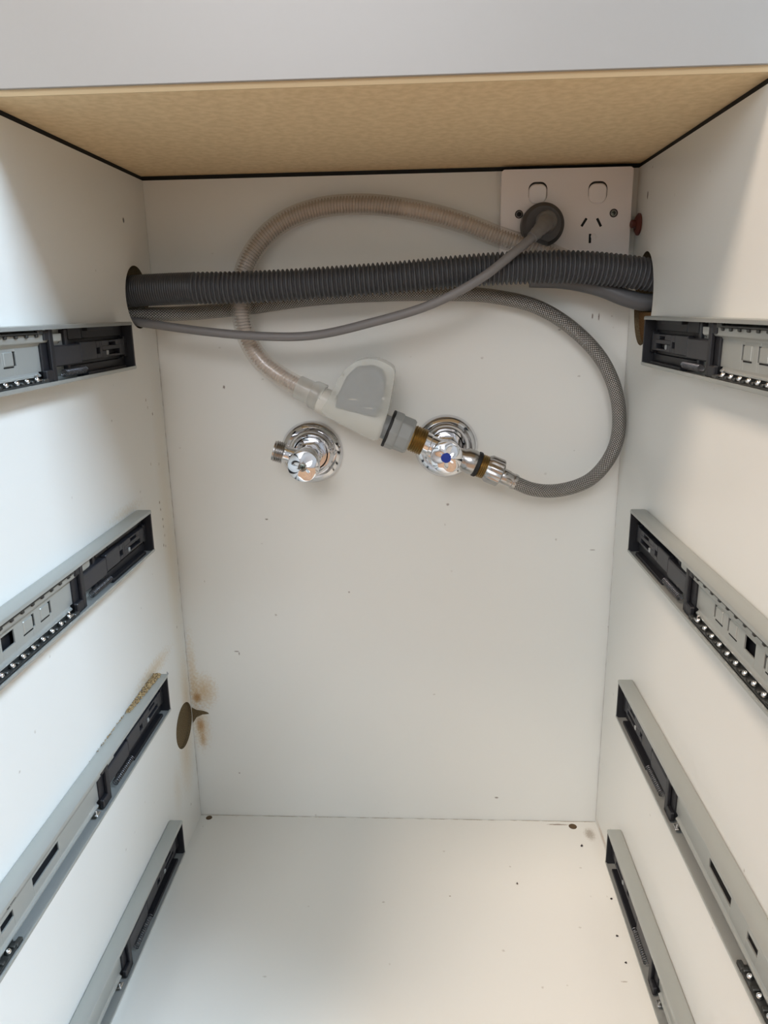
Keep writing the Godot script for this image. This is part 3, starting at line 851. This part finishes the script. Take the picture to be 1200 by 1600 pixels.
# ---------------------------------------------------------------- hoses and cords
func build_hoses() -> void:
	# grey corrugated drain hose
	var o := thing("drain_hose", "thick grey corrugated drain hose running across from the left hole to the right hole", "hose", V(0, 0.546, 0.045))
	var path := spline([V(-0.262, 0.5405, 0.043), V(-0.2153, 0.5414, 0.0440), V(-0.1935, 0.5421, 0.0450), V(-0.1718, 0.5427, 0.0450), V(-0.1180, 0.5428, 0.0450), V(-0.0066, 0.5473, 0.0450), V(0.1023, 0.5538, 0.0450), V(0.1589, 0.5533, 0.0435), V(0.2161, 0.5465, 0.0400), V(0.262, 0.5380, 0.0360)], 0.0005)
	var cut := 0
	for i in path.size():
		if path[i].x < -0.160: cut = i
	var st := begin()
	sweep(st, path.slice(cut), func(_i: int, l: float) -> float:
		var w := fposmod(l, 0.00372) / 0.00372
		return 0.01010 + 0.0030 * pow(0.5 - 0.5 * cos(TAU * w), 0.62), 28)
	obj("corrugated_tube", st, M.grey_hose, o)
	st = begin()
	sweep(st, path.slice(0, cut + 3), func(_i: int, l: float) -> float: return 0.0127 + 0.00022 * cos(TAU * l / 0.0019), 28)
	obj("cuff", st, M.cuff_grey, o, "smoother dark grey end sleeve")
	# braided stainless supply hose
	o = thing("braided_hose", "braided steel water hose looping from the left hole down to the blue marked tap", "hose", V(0.1, 0.45, 0.015))
	path = spline([V(-0.262, 0.5230, 0.036), V(-0.2206, 0.5228, 0.0350), V(-0.1992, 0.5226, 0.0330), V(-0.1696, 0.5231, 0.0220), V(-0.1250, 0.5266, 0.0075), V(-0.0708, 0.5328, 0.0072), V(-0.0146, 0.5356, 0.0075), V(0.0410, 0.5356, 0.0100), V(0.0903, 0.5326, 0.0120), V(0.1286, 0.5230, 0.0130), V(0.1621, 0.5022, 0.0140), V(0.1878, 0.4738, 0.0160), V(0.2018, 0.4351, 0.0180), V(0.1996, 0.4014, 0.0200), V(0.1806, 0.3751, 0.0240), V(0.1489, 0.3655, 0.0310), V(0.1250, 0.3688, 0.0380), V(0.1075, 0.3768, 0.0415)], 0.0015)
	st = begin()
	sweep(st, path, func(_i: int, _l: float) -> float: return 0.0060, 24, Vector2(8, 1.0 / 0.0048))
	obj("braid", st, M.braid, o)
	var ax := V(0.920, -0.385, 0.0).normalized()
	var e := V(0.1110, 0.3755, 0.0412)
	var d := (V(0.0950, 0.3838, 0.0410) - e).normalized()
	st = begin()
	lathe(st, [Vector2(0, 0), Vector2(0.0066, 0), Vector2(0.0069, 0.0006), Vector2(0.0069, 0.0030), Vector2(0.0064, 0.0036), Vector2(0.0064, 0.0072), Vector2(0.0068, 0.0078), Vector2(0.0068, 0.0150), Vector2(0.0055, 0.0170), Vector2(0, 0.0170)], e, d, 28)
	obj("crimp_ferrule", st, M.chrome_worn, o)
	st = begin()
	var na := V(0.0985, 0.3832, 0.0405)
	lathe(st, [Vector2(0.0068, 0), Vector2(0.0110, 0.0002), Vector2(0.0122, 0.0014), Vector2(0.0122, 0.0120), Vector2(0.0112, 0.0135), Vector2(0.0104, 0.0150), Vector2(0.0092, 0.0152)], na, -ax, 48,
		func(r: float, h: float, a: float) -> Vector2: return Vector2(r - (0.0008 if r > 0.0105 and fposmod(a * 12.0 / TAU, 1.0) < 0.3 else 0.0), h))
	obj("knurled_nut", st, M.chrome_worn, o, "pale ribbed nut at the tap")
	# clear ribbed hose
	o = thing("clear_hose", "translucent cream ribbed hose arching over the grey drain hose and down to the milky valve", "hose", V(-0.1, 0.55, 0.01))
	path = spline([V(0.1560, 0.5575, 0.0180), V(0.1290, 0.5690, 0.0170), V(0.0946, 0.5807, 0.0125), V(0.0624, 0.5932, 0.0105), V(0.0194, 0.6043, 0.0095), V(-0.0237, 0.6093, 0.0095), V(-0.0618, 0.6060, 0.0100), V(-0.0892, 0.5958, 0.0120), V(-0.1088, 0.5795, 0.0150), V(-0.1203, 0.5614, 0.0190), V(-0.1256, 0.5430, 0.0225), V(-0.1263, 0.5218, 0.0225), V(-0.1222, 0.5002, 0.0220), V(-0.1129, 0.4837, 0.0230), V(-0.0961, 0.4699, 0.0260), V(-0.0780, 0.4600, 0.0300), V(-0.0600, 0.4520, 0.0330)], 0.00055)
	st = begin()
	sweep(st, path, func(_i: int, l: float) -> float: return 0.0056 + 0.0009 * cos(TAU * l / 0.0026), 18)
	obj("inner_tube", st, M.inner_hose, o, "finely ribbed inner tube")
	var wire := []                    # added dark spiral for the shadowed rib edges in the arch
	for i in range(int(path.size() * 0.34), int(path.size() * 0.80)):
		var t: Vector3 = (path[i + 1] - path[i - 1]).normalized()
		var f := V(0, 0, 1)
		var side := t.cross(f).normalized()
		var a := TAU * i * 0.00055 / 0.0026
		for k in 2: wire.append((path[i] as Vector3).lerp(path[i + 1], k * 0.5) + (side * cos(a + k * 0.665) + side.cross(t) * sin(a + k * 0.665)) * 0.0068)
	st = begin()
	sweep(st, wire, func(_i: int, _l: float) -> float: return 0.00022, 4)
	obj("rib_edge_spiral", st, M.spiral, o, "dark spiral for the shaded rib edges")
	var coarse := []
	for i in range(0, path.size(), 6): coarse.append(path[i])
	st = begin()
	sweep(st, coarse, func(_i: int, _l: float) -> float: return 0.0085, 24)
	obj("outer_tube", st, M.clear_hose, o, "smooth translucent outer tube")
	# second grey hose low in the right hole
	o = thing("grey_hose", "short stretch of smooth grey hose dipping from behind the corrugated hose into the right hole", "hose", V(0.19, 0.533, 0.03))
	path = spline([V(0.1200, 0.5460, 0.0235), V(0.1500, 0.5440, 0.0250), V(0.1775, 0.5375, 0.0300), V(0.1983, 0.5290, 0.0340), V(0.2100, 0.5258, 0.0350), V(0.2350, 0.5262, 0.0360)], 0.002)
	st = begin()
	sweep(st, path, func(_i: int, _l: float) -> float: return 0.0070, 24)
	obj("tube", st, M.smooth_grey, o)
	# power cord with its plug
	o = thing("power_cable", "grey power cord sagging from the left hole up to the round plug in the socket", "cord", V(0.0, 0.52, 0.05))
	path = spline([V(-0.262, 0.5215, 0.040), V(-0.2170, 0.5171, 0.0400), V(-0.1969, 0.5142, 0.0430), V(-0.1473, 0.5072, 0.0460), V(-0.1093, 0.5036, 0.0470), V(-0.0662, 0.5029, 0.0470), V(-0.0119, 0.5130, 0.0540), V(0.0401, 0.5278, 0.0600), V(0.0800, 0.5482, 0.0632), V(0.1010, 0.5640, 0.0600), V(0.1180, 0.5775, 0.0520), V(0.1270, 0.5865, 0.0420), V(0.1305, 0.5895, 0.0340)], 0.002)
	st = begin()
	sweep(st, path, func(_i: int, _l: float) -> float: return 0.0036, 20)
	obj("cord", st, M.cord_grey, o)
	st = begin()
	var poly := PackedVector2Array()
	var cdir := Vector2(-0.36, -0.93).normalized()
	var r := 0.0173
	for k in 72:
		var p := Vector2(cos(TAU * k / 72), sin(TAU * k / 72)) * r
		var over := p.dot(cdir) - 0.82 * r
		if over > 0.0: p -= cdir * over
		poly.append(p)
	var inset := PackedVector2Array()
	for p in poly: inset.append(p * 0.93)
	plate(st, inset, Basis.IDENTITY, V(0.1290, 0.5883, 0), 0.0102, 0.013)
	plate(st, poly, Basis.IDENTITY, V(0.1290, 0.5883, 0), 0.013, 0.027, 0.0030)
	obj("plug", st, M.plug_grey, o, "round dark grey plug with a flat lower side")
	st = begin()
	var n := path.size()
	sweep(st, path.slice(n - 14, n - 1), func(i: int, _l: float) -> float: return 0.0043 + 0.0024 * i / 13.0 + (0.0004 if i % 3 == 0 else 0.0), 20)
	lathe(st, [Vector2(0.0088, 0.0), Vector2(0.0086, 0.003), Vector2(0.0076, 0.0055), Vector2(0.0050, 0.0072), Vector2(0, 0.0078)], V(0.1312, 0.5902, 0.0268), V(0, 0, 1), 32)
	obj("strain_relief", st, M.cord_grey, o)

# ---------------------------------------------------------------- taps
func tap_flange(st: SurfaceTool, c: Vector3) -> void:
	lathe(st, [Vector2(0.0288, 0.0), Vector2(0.0292, 0.0010), Vector2(0.0284, 0.0038), Vector2(0.0262, 0.0062), Vector2(0.0236, 0.0074), Vector2(0.0214, 0.0070), Vector2(0.0206, 0.0076), Vector2(0.0196, 0.0104), Vector2(0.0180, 0.0118), Vector2(0.0160, 0.0112), Vector2(0.0148, 0.0094), Vector2(0.0125, 0.0088), Vector2(0.0, 0.0086)], c, V(0, 0, 1), 64)

func tap_head(st: SurfaceTool, c: Vector3) -> void:
	# round handle seen on end: shallow dished face with three soft lobes
	lathe(st, [Vector2(0, 0), Vector2(0.0080, 0.0), Vector2(0.0092, 0.0015), Vector2(0.0120, 0.0035), Vector2(0.0137, 0.0050), Vector2(0.0139, 0.0112), Vector2(0.0133, 0.0124), Vector2(0.0118, 0.0132), Vector2(0.0080, 0.0142), Vector2(0.0042, 0.0148), Vector2(0.0, 0.0150)], c, V(0, 0, 1), 60,
		func(q: float, h: float, a: float) -> Vector2: return Vector2(q, h + (0.0007 * cos(3.0 * a + 0.4) * clampf((0.0139 - q) / 0.004, 0.0, 1.0) * clampf(q / 0.004, 0.0, 1.0) if h > 0.0115 else 0.0)))

func hex(st: SurfaceTool, a: Vector3, b: Vector3, r: float) -> void:
	var l := a.distance_to(b)
	lathe(st, [Vector2(0, 0), Vector2(r * 0.9, 0), Vector2(r, l * 0.1), Vector2(r, l * 0.9), Vector2(r * 0.9, l), Vector2(0, l)], a, b - a, 6)

func build_tap_left() -> void:
	var c := V(-0.0730, 0.3963, 0.0)
	var o := thing("stop_tap", "chrome stop tap with a bare open outlet and a screw in its handle", "tap", c, "pair of chrome stop taps on the back wall")
	var st := begin(); tap_flange(st, c); obj("flange", st, M.chrome, o)
	st = begin()
	hex(st, c + V(0, 0, 0.0085), c + V(0, 0, 0.0180), 0.0125)
	cyl(st, c + V(0, 0, 0.0180), c + V(0, 0, 0.0270), 0.0092, 32)
	lathe(st, [Vector2(0, 0), Vector2(0.0080, 0.0010), Vector2(0.0108, 0.0040), Vector2(0.0116, 0.0085), Vector2(0.0108, 0.0130), Vector2(0.0085, 0.0160), Vector2(0.0070, 0.0190), Vector2(0, 0.0190)], c + V(0, -0.0005, 0.0270), V(0, 0, 1), 40)
	obj("body", st, M.chrome, o)
	var d := V(-0.95, 0.30, 0.10).normalized()
	var b := c + V(0.0, -0.0002, 0.0365)
	st = begin()
	lathe(st, [Vector2(0, 0), Vector2(0.0072, 0.0), Vector2(0.0070, 0.0140), Vector2(0.0078, 0.0165), Vector2(0.0084, 0.0168)], b + d * 0.004, d, 36)
	obj("outlet_arm", st, M.chrome, o)
	st = begin()
	var prof := [Vector2(0.0074, 0.0), Vector2(0.0092, 0.0)]
	for k in 5: prof.append_array([Vector2(0.0097, 0.0006 + 0.0017 * k), Vector2(0.0088, 0.0014 + 0.0017 * k)])
	prof.append_array([Vector2(0.0088, 0.0096), Vector2(0.0068, 0.0098), Vector2(0.0066, 0.0040), Vector2(0, 0.0040)])
	lathe(st, prof, b + d * 0.0205, d, 40)
	obj("outlet_thread", st, M.chrome_worn, o, "threaded open outlet")
	st = begin(); tap_head(st, c + V(0.0002, -0.0021, 0.0455))
	var hd := obj("handle", st, M.chrome, o)
	var f := c + V(0.0002, -0.0021, 0.0600)
	st = begin(); lathe(st, [Vector2(0.0040, 0), Vector2(0.0040, 0.0008), Vector2(0.0034, 0.0012), Vector2(0.0031, 0.0006), Vector2(0.0, 0.0006)], f, V(0, 0, 1), 28); obj("screw_cup", st, M.chrome_worn, hd)
	st = begin(); lathe(st, [Vector2(0.0027, 0), Vector2(0.0026, 0.0009), Vector2(0.0014, 0.0014), Vector2(0.0, 0.0015)], f, V(0, 0, 1), 24); obj("handle_screw", st, M.screw_metal, hd)
	st = begin(); box(st, f + V(-0.0016, -0.0003, 0.001), f + V(0.0016, 0.0003, 0.0017)); box(st, f + V(-0.0003, -0.0016, 0.001), f + V(0.0003, 0.0016, 0.0017)); obj("cross_slot", st, M.gap_shade_black, hd)

func build_tap_right() -> void:
	var c := V(0.0513, 0.4008, 0.0)
	var o := thing("stop_tap", "chrome stop tap with a blue dot on its handle and pipes joined on both sides", "tap", c, "pair of chrome stop taps on the back wall")
	var st := begin(); tap_flange(st, c); obj("flange", st, M.chrome, o)
	st = begin()
	hex(st, c + V(0, 0, 0.0085), c + V(0, 0, 0.0180), 0.0125)
	cyl(st, c + V(0, 0, 0.0180), c + V(0, 0, 0.0280), 0.0092, 32)
	lathe(st, [Vector2(0, 0), Vector2(0.0085, 0.0010), Vector2(0.0112, 0.0040), Vector2(0.0120, 0.0085), Vector2(0.0112, 0.0130), Vector2(0.0085, 0.0160), Vector2(0.0070, 0.0185), Vector2(0, 0.0185)], c + V(0, 0.0005, 0.0290), V(0, 0, 1), 40)
	obj("body", st, M.chrome, o)
	var ax := V(0.920, -0.385, 0.0).normalized()
	var b := c + V(0, 0.0018, 0.0405)
	st = begin()
	lathe(st, [Vector2(0, 0), Vector2(0.0088, 0.0), Vector2(0.0088, 0.0145), Vector2(0.0100, 0.0152), Vector2(0.0100, 0.0200), Vector2(0.0088, 0.0208), Vector2(0, 0.0208)], b - ax * 0.002, -ax, 36)
	obj("inlet_arm", st, M.chrome, o)
	st = begin()
	lathe(st, [Vector2(0, 0), Vector2(0.0080, 0.0), Vector2(0.0084, 0.0120), Vector2(0.0106, 0.0150), Vector2(0.0110, 0.0220), Vector2(0.0104, 0.0246), Vector2(0, 0.0246)], b + ax * 0.002, ax, 36)
	obj("outlet_arm", st, M.chrome_worn, o)
	st = begin(); cyl(st, b + ax * 0.0262, b + ax * 0.0298, 0.0113, 36, 0.0006); obj("seal_ring", st, M.rubber, o, "black ring")
	st = begin()
	var prof := [Vector2(0, 0), Vector2(0.0096, 0.0)]
	for k in 4: prof.append_array([Vector2(0.0106, 0.0005 + 0.0016 * k), Vector2(0.0098, 0.0012 + 0.0016 * k)])
	prof.append_array([Vector2(0.0098, 0.0085), Vector2(0, 0.0085)])
	lathe(st, prof, b + ax * 0.0296, ax, 36)
	obj("brass_thread", st, M.brass, o, "brass thread on the right")
	st = begin()
	prof = [Vector2(0, 0), Vector2(0.0100, 0.0)]
	for k in 6: prof.append_array([Vector2(0.0119, 0.0006 + 0.0020 * k), Vector2(0.0109, 0.0015 + 0.0020 * k)])
	prof.append_array([Vector2(0.0112, 0.0135), Vector2(0, 0.0135)])
	lathe(st, prof, b - ax * 0.0215, -ax, 36)
	obj("brass_thread", st, M.brass, o, "brass thread on the left")
	st = begin(); tap_head(st, c + V(-0.0012, 0.0003, 0.0455))
	var hd := obj("handle", st, M.chrome, o)
	st = begin(); lathe(st, [Vector2(0.0042, 0), Vector2(0.0044, 0.0006), Vector2(0.0040, 0.0013), Vector2(0.0, 0.0016)], c + V(-0.0017, 0.0006, 0.0599), V(0, 0, 1), 32); obj("colour_dot", st, M.blue_cap, hd, "blue dot")

# ---------------------------------------------------------------- flood valve between clear hose and right tap
func build_flood_valve() -> void:
	var o := thing("flood_valve", "milky plastic flood valve with a grey nut screwed to the blue marked tap", "valve", V(-0.02, 0.44, 0.04))
	var ax := V(0.920, -0.385, 0.0).normalized()
	var tapc := V(0.0513, 0.4026, 0.0405)
	var st := begin()
	lathe(st, [Vector2(0.0, 0), Vector2(0.0098, 0.0), Vector2(0.0104, 0.0010), Vector2(0.0104, 0.0130), Vector2(0.0112, 0.0140), Vector2(0.0122, 0.0160), Vector2(0.0126, 0.0240), Vector2(0.0, 0.0240)], V(-0.0790, 0.4598, 0.0330), V(0.90, -0.42, 0.05), 36)
	obj("hose_collar", st, M.milky_case, o)
	st = begin()
	cyl(st, V(-0.0600, 0.4488, 0.0350), V(-0.0040, 0.4257, 0.0400), 0.0118, 36, 0.001)
	obj("valve_body", st, M.milky_body, o, "cream cylinder through the case")
	# case: rounded outline standing up from the body, with an inner block seen through it
	var outline := PackedVector2Array()
	var ctl := [Vector2(-0.0545, 0.4395), Vector2(-0.0500, 0.4500), Vector2(-0.0425, 0.4640), Vector2(-0.0345, 0.4755), Vector2(-0.0230, 0.4826), Vector2(-0.0100, 0.4836), Vector2(0.0010, 0.4795), Vector2(0.0064, 0.4735), Vector2(0.0050, 0.4600), Vector2(0.0012, 0.4420), Vector2(-0.0030, 0.4290), Vector2(-0.0098, 0.4160), Vector2(-0.0300, 0.4250)]
	var m := ctl.size()
	for i in m:
		for k in 4:
			outline.append(ctl[i].cubic_interpolate(ctl[(i + 1) % m], ctl[(i + m - 1) % m], ctl[(i + 2) % m], k / 4.0))
	st = begin()
	plate(st, outline, Basis.IDENTITY, Vector3.ZERO, 0.0240, 0.0560, 0.0030)
	obj("case", st, M.milky_case, o, "milky translucent case")
	st = begin()
	var inner := PackedVector2Array()
	for p in [Vector2(-0.0440, 0.4440), Vector2(-0.0395, 0.4590), Vector2(-0.0330, 0.4705), Vector2(-0.0260, 0.4765), Vector2(-0.0130, 0.4775), Vector2(-0.0040, 0.4735), Vector2(-0.0010, 0.4640), Vector2(-0.0040, 0.4470), Vector2(-0.0105, 0.4350)]: inner.append(p)
	plate(st, inner, Basis.IDENTITY, Vector3.ZERO, 0.0300, 0.0525, 0.0012)
	var ib := obj("inner_block", st, M.inner_block, o, "grey block inside the case")
	for p in [Vector2(-0.0375, 0.4700), Vector2(-0.0190, 0.4800), Vector2(-0.0015, 0.4760), Vector2(0.0005, 0.4640), Vector2(-0.0030, 0.4510), Vector2(-0.0440, 0.4530)]:
		st = begin(); cyl(st, V(p.x, p.y, 0.044), V(p.x, p.y, 0.0545), 0.0013, 12, 0.0003); obj("peg", st, M.milky_body, ib)
	st = begin()
	box(st, V(-0.0325, 0.4500, 0.0524), V(-0.0250, 0.4510, 0.0530), 0.0002); box(st, V(-0.0180, 0.4425, 0.0524), V(-0.0120, 0.4435, 0.0530), 0.0002)
	obj("moulded_ribs", st, M.milky_body, ib)
	st = begin(); cyl(st, tapc - ax * 0.0665, tapc - ax * 0.0545, 0.0105, 32); obj("stub", st, M.nut_grey, o)
	st = begin(); cyl(st, tapc - ax * 0.0560, tapc - ax * 0.0535, 0.0166, 40, 0.0005); obj("gasket", st, M.rubber, o, "black gasket")
	st = begin()
	var l := 0.0195
	lathe(st, [Vector2(0, 0), Vector2(0.0160, 0.0), Vector2(0.0163, 0.0010), Vector2(0.0163, 0.0065), Vector2(0.0158, 0.0075), Vector2(0.0152, 0.0080), Vector2(0.0152, l - 0.002), Vector2(0.0138, l), Vector2(0, l)], tapc - ax * 0.0537, ax, 60,
		func(q: float, h: float, a: float) -> Vector2:
			if q < 0.012: return Vector2(q, h)
			var k: float = cos(PI / 8) / cos(fposmod(a, PI / 4) - PI / 8)
			return Vector2(q * (k if h > 0.0005 else lerpf(1.0, k, 0.6)) * 1.03, h))
	obj("nut", st, M.nut_grey, o, "grey eight-sided plastic nut")

# ---------------------------------------------------------------- dirt that can be picked up
func grain(st: SurfaceTool, c: Vector3, r: float, rng: RandomNumberGenerator) -> void:
	sharp(st)
	var k0 := rng.randf()
	st.set_color(Color(0.13, 0.075, 0.03).lerp(Color(0.52, 0.38, 0.19), k0))
	var p := []
	for d in [V(1, 0, 0), V(0, 0, 1), V(-1, 0, 0), V(0, 0, -1), V(0, 1, 0), V(0, -1, 0)]:
		p.append(c + d * r * rng.randf_range(0.55, 1.25) + V(rng.randf_range(-0.2, 0.2), 0, rng.randf_range(-0.2, 0.2)) * r)
	for k in 4:
		for e in [4, 5]:
			var q := [p[k], p[(k + 1) % 4], p[e]]
			face(st, q, (q[0] + q[1] + q[2]) / 3.0 - c)

func build_small_things() -> void:
	var rng := RandomNumberGenerator.new()
	rng.seed = 77
	var st := begin()
	var top := 0.1775 + 0.0365
	for i in 700:
		var s := pow(rng.randf(), 1.3)
		var x := -W + 0.0006 + rng.randf() * (0.0075 * (1.0 - 0.5 * s))
		grain(st, V(x, top + 0.0002 + rng.randf() * 0.0007 * (1.0 - s), 0.0915 + s * 0.066), rng.randf_range(0.0004, 0.0010), rng)
	for i in 60:
		grain(st, V(-W + 0.0005 + rng.randf() * 0.0012, top + 0.0003, 0.155 + rng.randf() * 0.07), rng.randf_range(0.0003, 0.0006), rng)
	tag(obj("sawdust", st, M.rust_dust), "rusty brown sawdust heaped on the rear end of the third left slide", "sawdust", "", "stuff")
	st = begin()
	xf = Transform3D(Basis.from_scale(V(0.7, 1.6, 0.7)), V(-0.1972, 0.2146, 0.0905))
	grain(st, Vector3.ZERO, 0.0014, rng)
	xf = Transform3D.IDENTITY
	tag(obj("crumb", st, M.nut_grey), "grey crumb standing on the rear top corner of the third left drawer slide", "crumb")
	for a in [[V(0.1882, 0.0, 0.0385), 0.0015, "dark crumb on the cabinet bottom just in front of the back right screw hole"], [V(0.2006, 0.0, 0.1078), 0.0014, "dark crumb on the cabinet bottom beside the lowest right slide, farther in"], [V(0.1950, 0.0, 0.1500), 0.0013, "dark crumb on the cabinet bottom under the middle of the lowest right slide"],
			[V(0.1173, 0.0, 0.0915), 0.0012, "lone dark crumb in the right half of the cabinet bottom, away from the walls"], [V(0.1958, 0.0, 0.1773), 0.0013, "brown crumb on the cabinet bottom nearest the front, beside the lowest right slide"]]:
		st = begin()
		grain(st, a[0] + V(0, a[1] * 0.5, 0), a[1], rng)
		tag(obj("crumb", st, M.crumb_dark), a[2], "crumb", "crumbs on the cabinet bottom")
